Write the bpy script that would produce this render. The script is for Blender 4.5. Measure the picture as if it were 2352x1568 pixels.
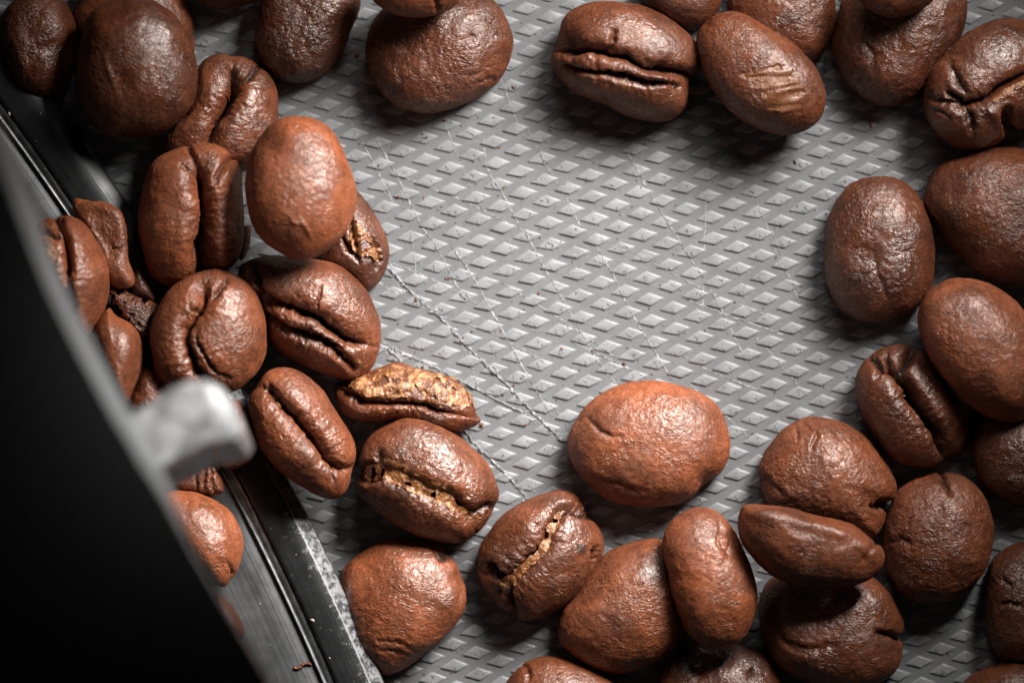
import bpy, math
import numpy as np
from mathutils import Vector

# ----------------------------------------------------------------------------
# 1 Blender unit = 1 cm.  The plate is z = 0, the camera looks straight down.
# Positions are written on the plate in 1/300 cm steps ("d"), measured from the
# upper left corner of the field of view; w() turns them into centimetres.
# ----------------------------------------------------------------------------
S = bpy.context.scene
for o in list(bpy.data.objects):
    bpy.data.objects.remove(o)
S.unit_settings.scale_length = 0.01
C = S.collection
H = 30.0                       # camera height above the plate, cm

# ---- camera -----------------------------------------------------------------
cam_d = bpy.data.cameras.new("camera")
cam = bpy.data.objects.new("camera", cam_d)
C.objects.link(cam)
cam.location = (0, 0, H)
cam_d.sensor_fit = 'HORIZONTAL'
cam_d.sensor_width = 36.0
cam_d.lens = 36.0 * H / (2352 / 300.0)
cam_d.clip_start = 0.5
cam_d.clip_end = 500.0
cam_d.dof.use_dof = True
cam_d.dof.focus_distance = H - 0.45
cam_d.dof.aperture_fstop = 0.17
cam_d.dof.aperture_blades = 0
S.camera = cam

# ---- world, lamps, exposure ---------------------------------------------------
wd = bpy.data.worlds.new("World")
S.world = wd
wd.use_nodes = True
wd.node_tree.nodes["Background"].inputs[0].default_value = (1, 1, 1, 1)
wd.node_tree.nodes["Background"].inputs[1].default_value = 0.010

def aim(o, target):
    o.rotation_euler = (Vector(target) - o.location).to_track_quat('-Z', 'Y').to_euler()

def spot(name, target, dist, az, el, energy, size_deg, radius, color=(1, 1, 1), blend=1.0):
    l = bpy.data.lights.new(name, 'SPOT')
    l.energy = energy
    l.spot_size = math.radians(size_deg)
    l.spot_blend = blend
    l.shadow_soft_size = radius
    l.color = color
    o = bpy.data.objects.new(name, l)
    C.objects.link(o)
    a, e = math.radians(az), math.radians(el)
    o.location = Vector(target) + dist * Vector((math.cos(e) * math.cos(a), math.cos(e) * math.sin(a), math.sin(e)))
    aim(o, target)
    return o

def spot_at(name, loc, target, energy, size_deg, radius, color=(1, 1, 1), blend=1.0):
    o = spot(name, target, 1, 0, 0, energy, size_deg, radius, color, blend)
    o.location = loc
    aim(o, target)
    return o

spot_at("key_lamp", (4.9, 6.2, 7.2), (-0.65, -0.70, 0.3), 17800, 46, 2.5, (1.0, 0.985, 0.97))
spot_at("second_lamp", (1.2, 9.0, 8.0), (0.9, -0.7, 0.2), 1600, 46, 2.4, (1.0, 0.99, 0.98))
spot_at("added_lug_spot", (2.6, 4.0, 10.0), (-2.35, -0.4, 4.1), 6000, 24, 0.8, (1.0, 0.985, 0.97))  # added spot with no visible source, brightens the steel lug and bevel

S.view_settings.view_transform = 'Standard'
S.view_settings.look = 'None'
S.view_settings.exposure = 0.0
S.view_settings.gamma = 1.0

# ---- small helpers -------------------------------------------------------------
def w(x, y, z=0.0):
    k = (H - z) / H
    return ((x - 1176.0) / 300.0 * k, -(y - 784.0) / 300.0 * k, z)

def to_d(P):
    k = H / (H - P[:, 2])
    return np.c_[P[:, 0] * k * 300.0 + 1176.0, -P[:, 1] * k * 300.0 + 784.0]

rng = np.random.RandomState(7)
_perm = np.random.RandomState(3).permutation(512)
_perm = np.r_[_perm, _perm].astype(np.int64)
_grad = np.random.RandomState(4).normal(size=(512, 3))
_grad /= np.linalg.norm(_grad, axis=1)[:, None]

def noise3(P):
    i = np.floor(P).astype(np.int64)
    f = P - i
    i &= 255
    u = f * f * f * (f * (f * 6 - 15) + 10)
    out = 0
    for dx in (0, 1):
        for dy in (0, 1):
            for dz in (0, 1):
                h = _perm[_perm[_perm[(i[:, 0] + dx) & 511] + ((i[:, 1] + dy) & 511) & 511] + ((i[:, 2] + dz) & 511) & 511]
                g = _grad[h]
                d = f - np.array((dx, dy, dz))
                wgt = (u[:, 0] if dx else 1 - u[:, 0]) * (u[:, 1] if dy else 1 - u[:, 1]) * (u[:, 2] if dz else 1 - u[:, 2])
                out = out + wgt * (g * d).sum(1)
    return out

def fbm(P, octv=3, lac=2.1, gain=0.5):
    a, s = 1.0, 0
    for _ in range(octv):
        s = s + a * noise3(P)
        P = P * lac + 17.3
        a *= gain
    return s

def spline(pts, n=8, closed=False):
    P = np.array(pts, float)
    if len(P) < 3 and not closed:
        t = np.linspace(0, 1, n * 2)[:, None]
        return P[0] * (1 - t) + P[-1] * t
    out = []
    N = len(P)
    segs = N if closed else N - 1
    for i in range(segs):
        if closed:
            a, b, c, d = P[(i - 1) % N], P[i], P[(i + 1) % N], P[(i + 2) % N]
        else:
            a, b, c, d = P[max(i - 1, 0)], P[i], P[i + 1], P[min(i + 2, N - 1)]
        t = np.linspace(0, 1, n, endpoint=False)[:, None]
        out.append(0.5 * (2 * b + (c - a) * t + (2 * a - 5 * b + 4 * c - d) * t * t + (3 * b - a - 3 * c + d) * t ** 3))
    if not closed:
        out.append(P[-1:])
    return np.concatenate(out)

def dist_poly(Q, L):
    """distance, signed side and 0..1 position along the polyline L for points Q"""
    best = np.full(len(Q), 1e9)
    side = np.zeros(len(Q))
    tt = np.zeros(len(Q))
    seg = np.linalg.norm(np.diff(L, axis=0), axis=1)
    cum = np.r_[0, np.cumsum(seg)]
    for k in range(len(L) - 1):
        a, b = L[k], L[k + 1]
        ab = b - a
        l2 = max((ab ** 2).sum(), 1e-9)
        t = np.clip(((Q - a) @ ab) / l2, 0, 1)
        v = Q - (a + t[:, None] * ab)
        d = np.hypot(v[:, 0], v[:, 1])
        m = d < best
        best[m] = d[m]
        s = ab[0] * (Q[:, 1] - a[1]) - ab[1] * (Q[:, 0] - a[0])
        side[m] = np.sign(s[m])
        tt[m] = (cum[k] + t[m] * seg[k]) / cum[-1]
    return best, side, tt

def in_poly(Q, P):
    P = np.array(P, float)
    x, y = Q[:, 0], Q[:, 1]
    r = np.zeros(len(Q), bool)
    j = len(P) - 1
    for i in range(len(P)):
        xi, yi, xj, yj = P[i, 0], P[i, 1], P[j, 0], P[j, 1]
        c = ((yi > y) != (yj > y)) & (x < (xj - xi) * (y - yi) / (yj - yi + 1e-12) + xi)
        r ^= c
        j = i
    return r

def mesh_np(name, V, F, smooth=True):
    """F: array (n,4) or list of lists"""
    me = bpy.data.meshes.new(name)
    if isinstance(F, np.ndarray):
        n, k = F.shape
        me.vertices.add(len(V))
        me.vertices.foreach_set("co", np.ascontiguousarray(V, dtype=np.float32).ravel())
        me.loops.add(n * k)
        me.loops.foreach_set("vertex_index", F.astype(np.int32).ravel())
        me.polygons.add(n)
        me.polygons.foreach_set("loop_start", np.arange(0, n * k, k, dtype=np.int32))
        me.polygons.foreach_set("loop_total", np.full(n, k, dtype=np.int32))
        me.update(calc_edges=True)
        me.validate()
    else:
        me.from_pydata([tuple(map(float, v)) for v in V], [], [list(map(int, f)) for f in F])
        me.update()
    if smooth:
        me.polygons.foreach_set("use_smooth", np.ones(len(me.polygons), dtype=bool))
    return me

def link(name, me, mat=None, parent=None, loc=None):
    o = bpy.data.objects.new(name, me)
    C.objects.link(o)
    if mat is not None and me is not None and not me.materials:
        me.materials.append(mat)
    if loc is not None:
        o.location = loc
    if parent is not None:
        o.parent = parent
    return o

def tag(o, label=None, cat=None, group=None, kind=None):
    for k, v in (("label", label), ("category", cat), ("group", group), ("kind", kind)):
        if v:
            o[k] = v
    return o

def attr(me, name, val):
    a = me.attributes.new(name, 'FLOAT', 'POINT')
    a.data.foreach_set("value", np.ascontiguousarray(val, dtype=np.float32))

# ---- materials -------------------------------------------------------------------
class NT:
    def __init__(self, name):
        self.m = bpy.data.materials.new(name)
        self.m.use_nodes = True
        self.t = self.m.node_tree
        self.b = self.t.nodes["Principled BSDF"]
    def n(self, typ, **kw):
        nd = self.t.nodes.new(typ)
        for k, v in kw.items():
            if k.startswith('i_'):
                key = k[2:]
                key = int(key) if key.isdigit() else key.replace('_', ' ')
                nd.inputs[key].default_value = v
            else:
                setattr(nd, k, v)
        return nd
    def l(self, a, b):
        self.t.links.new(a, b)
    def ramp(self, fac, stops):
        r = self.n('ShaderNodeValToRGB')
        e = r.color_ramp.elements
        while len(e) < len(stops):
            e.new(0.5)
        for el, (p, c) in zip(e, stops):
            el.position = p
            el.color = (*c, 1) if len(c) == 3 else c
        self.l(fac, r.inputs[0])
        return r.outputs[0]
    def math(self, op, a, b=None, c=None):
        nd = self.n('ShaderNodeMath', operation=op)
        for i, v in enumerate((a, b, c)):
            if v is None:
                continue
            if isinstance(v, (int, float)):
                nd.inputs[i].default_value = v
            else:
                self.l(v, nd.inputs[i])
        return nd.outputs[0]
    def mix(self, fac, a, b, mode='MIX'):
        nd = self.n('ShaderNodeMix', data_type='RGBA', blend_type=mode)
        for sock, v in ((nd.inputs[0], fac), (nd.inputs[6], a), (nd.inputs[7], b)):
            if isinstance(v, (int, float)):
                sock.default_value = v
            elif isinstance(v, tuple):
                sock.default_value = (*v, 1)
            else:
                self.l(v, sock)
        return nd.outputs[2]

def g3(v):
    return (v, v, v)

def bean_material():
    k = NT("roasted_bean_skin")
    tc = k.n('ShaderNodeTexCoord')
    oi = k.n('ShaderNodeObjectInfo')
    off = k.n('ShaderNodeVectorMath', operation='ADD')
    sc = k.math('MULTIPLY', oi.outputs['Random'], 37.0)
    k.l(tc.outputs['Object'], off.inputs[0])
    k.l(sc, off.inputs[1])
    P = off.outputs[0]
    tone = k.n('ShaderNodeAttribute', attribute_type='OBJECT', attribute_name='tone').outputs['Fac']
    gloss = k.n('ShaderNodeAttribute', attribute_type='OBJECT', attribute_name='gloss').outputs['Fac']
    scuff = k.n('ShaderNodeAttribute', attribute_type='GEOMETRY', attribute_name='scuff').outputs['Fac']
    char = k.n('ShaderNodeAttribute', attribute_type='GEOMETRY', attribute_name='char').outputs['Fac']
    def noise(scale, det=4, dist=0.0, rough=0.55, vec=P):
        nd = k.n('ShaderNodeTexNoise')
        nd.inputs['Scale'].default_value = scale
        nd.inputs['Detail'].default_value = det
        nd.inputs['Roughness'].default_value = rough
        nd.inputs['Distortion'].default_value = dist
        k.l(vec, nd.inputs['Vector'])
        return nd.outputs[0]
    n_big = noise(2.2, 3, 0.4)
    n_mid = noise(11.0, 4, 0.7)
    n_fine = noise(48.0, 3, 0.3, 0.6)
    # colour
    dark = (0.064, 0.0160, 0.0058)
    lite = (0.295, 0.086, 0.036)
    base = k.mix(tone, dark, lite)
    hue = k.ramp(noise(1.3, 2, 0.2), [(0.35, (0.90, 0.95, 1.0)), (0.65, (1.12, 1.08, 0.94))])
    base = k.mix(1.0, base, hue, 'MULTIPLY')
    var = k.ramp(n_big, [(0.28, g3(0.52)), (0.5, g3(1.0)), (0.72, g3(1.38))])
    base = k.mix(1.0, base, var, 'MULTIPLY')
    var2 = k.ramp(n_mid, [(0.33, (0.72, 0.68, 0.66)), (0.66, (1.2, 1.22, 1.24))])
    base = k.mix(1.0, base, var2, 'MULTIPLY')
    sp = k.ramp(n_fine, [(0.36, g3(0.80)), (0.6, g3(1.08)), (0.78, (1.4, 1.3, 1.2))])
    base = k.mix(1.0, base, sp, 'MULTIPLY')
    base = k.mix(scuff, base, k.mix(n_fine, (0.085, 0.028, 0.009), (0.235, 0.080, 0.026)))
    base = k.mix(char, base, (0.012, 0.008, 0.007))
    df = k.n('ShaderNodeBsdfDiffuse')
    k.l(base, df.inputs['Color'])
    df.inputs['Roughness'].default_value = 0.3
    gl = k.n('ShaderNodeBsdfGlossy')
    gl.inputs['Color'].default_value = (1, 0.90, 0.84, 1)
    oil = noise(3.1, 4, 0.6)
    r = k.ramp(oil, [(0.38, g3(0.53)), (0.62, g3(0.40))])
    rr = k.math('SUBTRACT', r, k.math('MULTIPLY', gloss, 0.10))
    k.l(rr, gl.inputs['Roughness'])
    mxs = k.n('ShaderNodeMixShader')
    fac = k.math('MULTIPLY', k.math('ADD', k.math('MULTIPLY', gloss, 0.075), 0.046), k.ramp(n_fine, [(0.3, g3(0.6)), (0.7, g3(1.35))]))
    k.l(fac, mxs.inputs[0])
    k.l(df.outputs[0], mxs.inputs[1])
    k.l(gl.outputs[0], mxs.inputs[2])
    k.l(mxs.outputs[0], k.t.nodes['Material Output'].inputs['Surface'])
    # wrinkles
    mp = k.n('ShaderNodeMapping')
    mp.inputs['Scale'].default_value = (1.0, 1.0, 1.0)
    k.l(P, mp.inputs[0])
    rid = k.n('ShaderNodeTexNoise', noise_type='RIDGED_MULTIFRACTAL')
    rid.inputs['Scale'].default_value = 14.0
    rid.inputs['Detail'].default_value = 3
    rid.inputs['Roughness'].default_value = 0.5
    rid.inputs['Distortion'].default_value = 1.1
    k.l(P, rid.inputs['Vector'])
    vo = k.n('ShaderNodeTexVoronoi', feature='SMOOTH_F1')
    vo.inputs['Scale'].default_value = 21
    vo.inputs['Smoothness'].default_value = 0.6
    warp = k.n('ShaderNodeVectorMath', operation='ADD')
    nz = k.n('ShaderNodeTexNoise')
    nz.inputs['Scale'].default_value = 9
    k.l(P, nz.inputs['Vector'])
    wsc = k.n('ShaderNodeVectorMath', operation='SCALE')
    wsc.inputs['Scale'].default_value = 0.16
    k.l(nz.outputs['Color'], wsc.inputs[0])
    k.l(P, warp.inputs[0])
    k.l(wsc.outputs[0], warp.inputs[1])
    k.l(warp.outputs[0], vo.inputs['Vector'])
    mp.inputs['Scale'].default_value = (15.0, 40.0, 26.0)
    mpw = k.n('ShaderNodeVectorMath', operation='MULTIPLY')
    mpw.inputs[1].default_value = (21.0, 56.0, 36.0)
    k.l(warp.outputs[0], mpw.inputs[0])
    fib = k.n('ShaderNodeTexNoise')
    fib.inputs['Scale'].default_value = 1.0
    fib.inputs['Detail'].default_value = 2.5
    fib.inputs['Distortion'].default_value = 0.5
    k.l(mpw.outputs[0], fib.inputs['Vector'])
    h1 = k.math('MULTIPLY', rid.outputs[0], 0.06)
    h2 = k.math('MULTIPLY', vo.outputs[0], 0.32)
    h3 = k.math('MULTIPLY', n_fine, 0.45)
    h4 = k.math('MULTIPLY', fib.outputs[0], 1.0)
    hh = k.math('ADD', k.math('ADD', h1, h2), k.math('ADD', h3, h4))
    bp = k.n('ShaderNodeBump')
    rg = k.n('ShaderNodeAttribute', attribute_type='OBJECT', attribute_name='rough').outputs['Fac']
    patch = k.ramp(noise(2.7, 2, 0.5), [(0.36, g3(0.55)), (0.62, g3(1.35))])
    st = k.math('MULTIPLY', rg, patch)
    for dist, tgt in ((0.0145, df), (0.0105, gl)):
        bp = k.n('ShaderNodeBump')
        bp.inputs['Distance'].default_value = dist
        k.l(st, bp.inputs['Strength'])
        k.l(hh, bp.inputs['Height'])
        k.l(bp.outputs[0], tgt.inputs['Normal'])
    return k.m

def chaff_material():
    k = NT("golden_chaff")
    tc = k.n('ShaderNodeTexCoord')
    nz = k.n('ShaderNodeTexNoise')
    nz.inputs['Scale'].default_value = 14
    nz.inputs['Detail'].default_value = 5
    nz.inputs['Distortion'].default_value = 0.8
    k.l(tc.outputs['Object'], nz.inputs['Vector'])
    c = k.ramp(nz.outputs[0], [(0.34, (0.11, 0.036, 0.012)), (0.52, (0.31, 0.118, 0.042)), (0.70, (0.60, 0.33, 0.155))])
    k.l(c, k.b.inputs['Base Color'])
    k.b.inputs['Roughness'].default_value = 0.27
    k.b.inputs['Specular IOR Level'].default_value = 0.7
    n2 = k.n('ShaderNodeTexNoise')
    n2.inputs['Scale'].default_value = 40
    n2.inputs['Detail'].default_value = 3
    k.l(tc.outputs['Object'], n2.inputs['Vector'])
    bp = k.n('ShaderNodeBump')
    bp.inputs['Strength'].default_value = 0.9
    bp.inputs['Distance'].default_value = 0.02
    k.l(n2.outputs[0], bp.inputs['Height'])
    k.l(bp.outputs[0], k.b.inputs['Normal'])
    return k.m

def plate_material(name, lo, hi, rough):
    k = NT(name)
    tc = k.n('ShaderNodeNewGeometry').outputs['Position']
    nz = k.n('ShaderNodeTexNoise')
    nz.inputs['Scale'].default_value = 5
    nz.inputs['Detail'].default_value = 8
    nz.inputs['Roughness'].default_value = 0.7
    k.l(tc, nz.inputs['Vector'])
    mp = k.n('ShaderNodeMapping')
    mp.inputs['Rotation'].default_value = (0, 0, math.radians(58))
    mp.inputs['Scale'].default_value = (4, 60, 4)
    k.l(tc, mp.inputs[0])
    n2 = k.n('ShaderNodeTexNoise')
    n2.inputs['Scale'].default_value = 1.0
    n2.inputs['Detail'].default_value = 3
    k.l(mp.outputs[0], n2.inputs['Vector'])
    f = k.math('ADD', k.math('MULTIPLY', nz.outputs[0], 0.7), k.math('MULTIPLY', n2.outputs[0], 0.3))
    c = k.ramp(f, [(0.35, g3(lo)), (0.65, g3(hi))])
    k.l(c, k.b.inputs['Base Color'])
    k.l(k.ramp(f, [(0.35, g3(rough - .06)), (0.65, g3(rough + .08))]), k.b.inputs['Roughness'])
    n3 = k.n('ShaderNodeTexNoise')
    n3.inputs['Scale'].default_value = 30
    n3.inputs['Detail'].default_value = 4
    k.l(tc, n3.inputs['Vector'])
    bp = k.n('ShaderNodeBump')
    bp.inputs['Strength'].default_value = 0.35
    bp.inputs['Distance'].default_value = 0.006
    k.l(n3.outputs[0], bp.inputs['Height'])
    k.l(bp.outputs[0], k.b.inputs['Normal'])
    return k.m

def ring_material(name, base, rough, metallic, wear_and_shade=0.0, lines=0.0):
    """worn dark metal, brushed in circles round the object's own origin"""
    k = NT(name)
    tc = k.n('ShaderNodeTexCoord').outputs['Object']
    ln = k.n('ShaderNodeVectorMath', operation='LENGTH')
    k.l(tc, ln.inputs[0])
    rad = ln.outputs['Value']
    cx = k.n('ShaderNodeCombineXYZ')
    k.l(k.math('MULTIPLY', rad, 70.0), cx.inputs[0])
    sep = k.n('ShaderNodeSeparateXYZ')
    k.l(tc, sep.inputs[0])
    k.l(k.math('MULTIPLY', sep.outputs[0], 0.8), cx.inputs[1])
    brush = k.n('ShaderNodeTexNoise')
    brush.inputs['Scale'].default_value = 1.0
    brush.inputs['Detail'].default_value = 3
    k.l(cx.outputs[0], brush.inputs['Vector'])
    nz = k.n('ShaderNodeTexNoise')
    nz.inputs['Scale'].default_value = 6
    nz.inputs['Detail'].default_value = 8
    nz.inputs['Roughness'].default_value = 0.72
    k.l(tc, nz.inputs['Vector'])
    f = k.math('ADD', k.math('MULTIPLY', nz.outputs[0], 0.6), k.math('MULTIPLY', brush.outputs[0], 0.4))
    c = k.ramp(f, [(0.36, g3(base * 0.75)), (0.62, g3(base * 1.25))])
    if wear_and_shade:
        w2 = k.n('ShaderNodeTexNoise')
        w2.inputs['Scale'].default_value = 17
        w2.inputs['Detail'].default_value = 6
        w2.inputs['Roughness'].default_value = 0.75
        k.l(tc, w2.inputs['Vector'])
        wm = k.n('ShaderNodeAttribute', attribute_type='GEOMETRY', attribute_name='wear_and_shade').outputs['Fac']
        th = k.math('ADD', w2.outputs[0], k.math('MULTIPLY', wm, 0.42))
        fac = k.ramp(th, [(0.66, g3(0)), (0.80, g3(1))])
        c = k.mix(fac, c, g3(wear_and_shade))
    k.l(c, k.b.inputs['Base Color'])
    k.b.inputs['Metallic'].default_value = metallic
    k.l(k.ramp(f, [(0.35, g3(rough - .08)), (0.65, g3(rough + .12))]), k.b.inputs['Roughness'])
    wv = k.n('ShaderNodeMath', operation='SINE')
    k.l(k.math('MULTIPLY', rad, 2 * math.pi / 0.030), wv.inputs[0])
    hh = k.math('ADD', k.math('MULTIPLY', wv.outputs[0], lines), brush.outputs[0])
    bp = k.n('ShaderNodeBump')
    bp.inputs['Strength'].default_value = 0.25
    bp.inputs['Distance'].default_value = 0.004
    k.l(hh, bp.inputs['Height'])
    k.l(bp.outputs[0], k.b.inputs['Normal'])
    return k.m

def plain(name, col, rough, metallic=0.0, nscale=8.0, namp=0.3, bump=0.0):
    k = NT(name)
    tc = k.n('ShaderNodeTexCoord').outputs['Object']
    nz = k.n('ShaderNodeTexNoise')
    nz.inputs['Scale'].default_value = nscale
    nz.inputs['Detail'].default_value = 6
    k.l(tc, nz.inputs['Vector'])
    c = k.ramp(nz.outputs[0], [(0.35, tuple(v * (1 - namp) for v in col)), (0.65, tuple(v * (1 + namp) for v in col))])
    k.l(c, k.b.inputs['Base Color'])
    k.b.inputs['Roughness'].default_value = rough
    k.b.inputs['Metallic'].default_value = metallic
    if bump:
        bp = k.n('ShaderNodeBump')
        bp.inputs['Strength'].default_value = bump
        bp.inputs['Distance'].default_value = 0.02
        k.l(nz.outputs[0], bp.inputs['Height'])
        k.l(bp.outputs[0], k.b.inputs['Normal'])
    return k.m

M_BEAN = bean_material()
M_CHAFF = chaff_material()
M_PLATE = plate_material("grey_plate", 0.150, 0.185, 0.40)
M_DIAMOND = plate_material("worn_diamond_top", 0.195, 0.315, 0.31)
M_SCRATCH = plain("scratch_burr", (0.42, 0.42, 0.42), 0.45, 0, 30, 0.35)
M_RING = ring_material("worn_dark_metal", 0.022, 0.42, 0.25, wear_and_shade=0.27)
M_GROOVE = plain("bright_groove_metal", (0.35, 0.35, 0.35), 0.34, 0.3, 12, 0.35, 0.2)
M_DISC = ring_material("brushed_dark_disc", 0.13, 0.42, 0.5, lines=0.15)
M_COVER = plain("black_cover_paint", (0.0035, 0.0035, 0.0035), 0.6, 0, 20, 0.15)
M_COVER_EDGE = plain("grey_bevel_metal", (0.30, 0.31, 0.31), 0.42, 0.0, 6, 0.10)
M_STEEL = plain("scuffed_steel", (0.50, 0.50, 0.495), 0.27, 0.5, 6.5, 0.5, 0.12)
M_CRUMB = plain("crumb_brown", (0.17, 0.060, 0.026), 0.7, 0, 9, 0.6)

# ---- the plate with its raised diamonds -----------------------------------------
plate = link("textured_plate", mesh_np("plate", np.array([(-9, -7, 0), (9, -7, 0), (9, 7, 0), (-9, 7, 0),
             (-9, -7, -0.3), (9, -7, -0.3), (9, 7, -0.3), (-9, 7, -0.3)]),
             [[0, 1, 2, 3], [7, 6, 5, 4], [0, 4, 5, 1], [1, 5, 6, 2], [2, 6, 7, 3], [3, 7, 4, 0]], False), M_PLATE)
tag(plate, "light grey plastic plate covered with raised diamonds and fine scratches", "plate", kind="structure")

LA, LB, L0 = np.array((55.38, 19.246)), np.array((5.0586, 49.18)), np.array((948.47, 592.79))
DCOR = np.array([(-33.0, 6.3), (-2.0, -14.6), (33.0, -3.0), (4.0, 14.6)])
DH = 0.0135

def diamond_mesh(seed):
    r = np.random.RandomState(seed)
    cor = DCOR + r.uniform(-1.0, 1.0, (4, 2))
    V, F = [], []
    def loop(sc, z, rnd):
        base = len(V)
        for i in range(4):
            p, a, b = cor[i] * sc, cor[i - 1] * sc, cor[(i + 1) % 4] * sc
            for q in (a, b):
                u = p + (q - p) * rnd
                V.append((u[0] / 300, -u[1] / 300, z))
        return base
    ls = [loop(1.07, -0.001, .025), loop(1.0, 0.35 * DH, .025), loop(0.92, 0.90 * DH, .035), loop(0.80, DH + r.uniform(-.0008, .0008), .06)]
    for a, b in zip(ls, ls[1:]):
        for i in range(8):
            j = (i + 1) % 8
            F.append((a + j, a + i, b + i, b + j))
    F.append([ls[-1] + i for i in range(7, -1, -1)])
    return V, F

DM = []
for s in range(7):
    V, F = diamond_mesh(50 + s)
    me = mesh_np("raised_diamond", np.array(V), F, True)
    me.materials.append(M_DIAMOND)
    DM.append((me, V, F))

cells = []
for i in range(-30, 50):
    for j in range(-40, 40):
        p = L0 + i * LA + j * LB
        if -60 < p[0] < 2420 and -60 < p[1] < 1640:
            cells.append(p)
cells = np.array(cells)
CELLS = cells
# (the split into single diamonds and the rest is done further down, when the
#  beans that lie on the plate are known)

def height_at(x, y):
    q = np.array((x, y)) - L0
    M = np.array([LA, LB]).T
    ij = np.linalg.solve(M, q)
    r = q - M @ np.round(ij)
    u = np.linalg.solve(np.array([(31.0, -5.0), (3.0, 15.5)]).T, r)
    return DH * min(1.0, max(0.0, (1.0 - abs(u[0]) - abs(u[1])) * 4))

# ---- coffee beans --------------------------------------------------------------------
def disk_grid(N):
    """square grid -> disc (concentric map): polar angle and azimuth of every vertex"""
    u = np.linspace(-1, 1, N)
    X, Y = np.meshgrid(u, u, indexing='xy')
    X, Y = X.ravel(), Y.ravel()
    r = np.where(np.abs(X) > np.abs(Y), X, Y)
    with np.errstate(divide='ignore', invalid='ignore'):
        th = np.where(np.abs(X) > np.abs(Y), (math.pi / 4) * (Y / X), (math.pi / 2) - (math.pi / 4) * (X / Y))
    th = np.nan_to_num(th, nan=0.0)
    sgn = np.sign(r)
    th = np.where(sgn < 0, th + math.pi, th)
    r = np.abs(r)
    idx = np.arange(N * N).reshape(N, N)
    F = np.c_[idx[:-1, :-1].ravel(), idx[:-1, 1:].ravel(), idx[1:, 1:].ravel(), idx[1:, :-1].ravel()]
    rim = np.r_[idx[0, :-1], idx[:-1, -1], idx[-1, :0:-1], idx[:0:-1, 0]]
    return r, th, F, rim

_grids = {}

def vnormals(V, F):
    n = np.cross(V[F[:, 2]] - V[F[:, 0]], V[F[:, 3]] - V[F[:, 1]])
    out = np.zeros_like(V)
    for c in range(4):
        np.add.at(out, F[:, c], n)
    return out / np.maximum(np.linalg.norm(out, axis=1), 1e-12)[:, None]

BEANS = []

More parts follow.
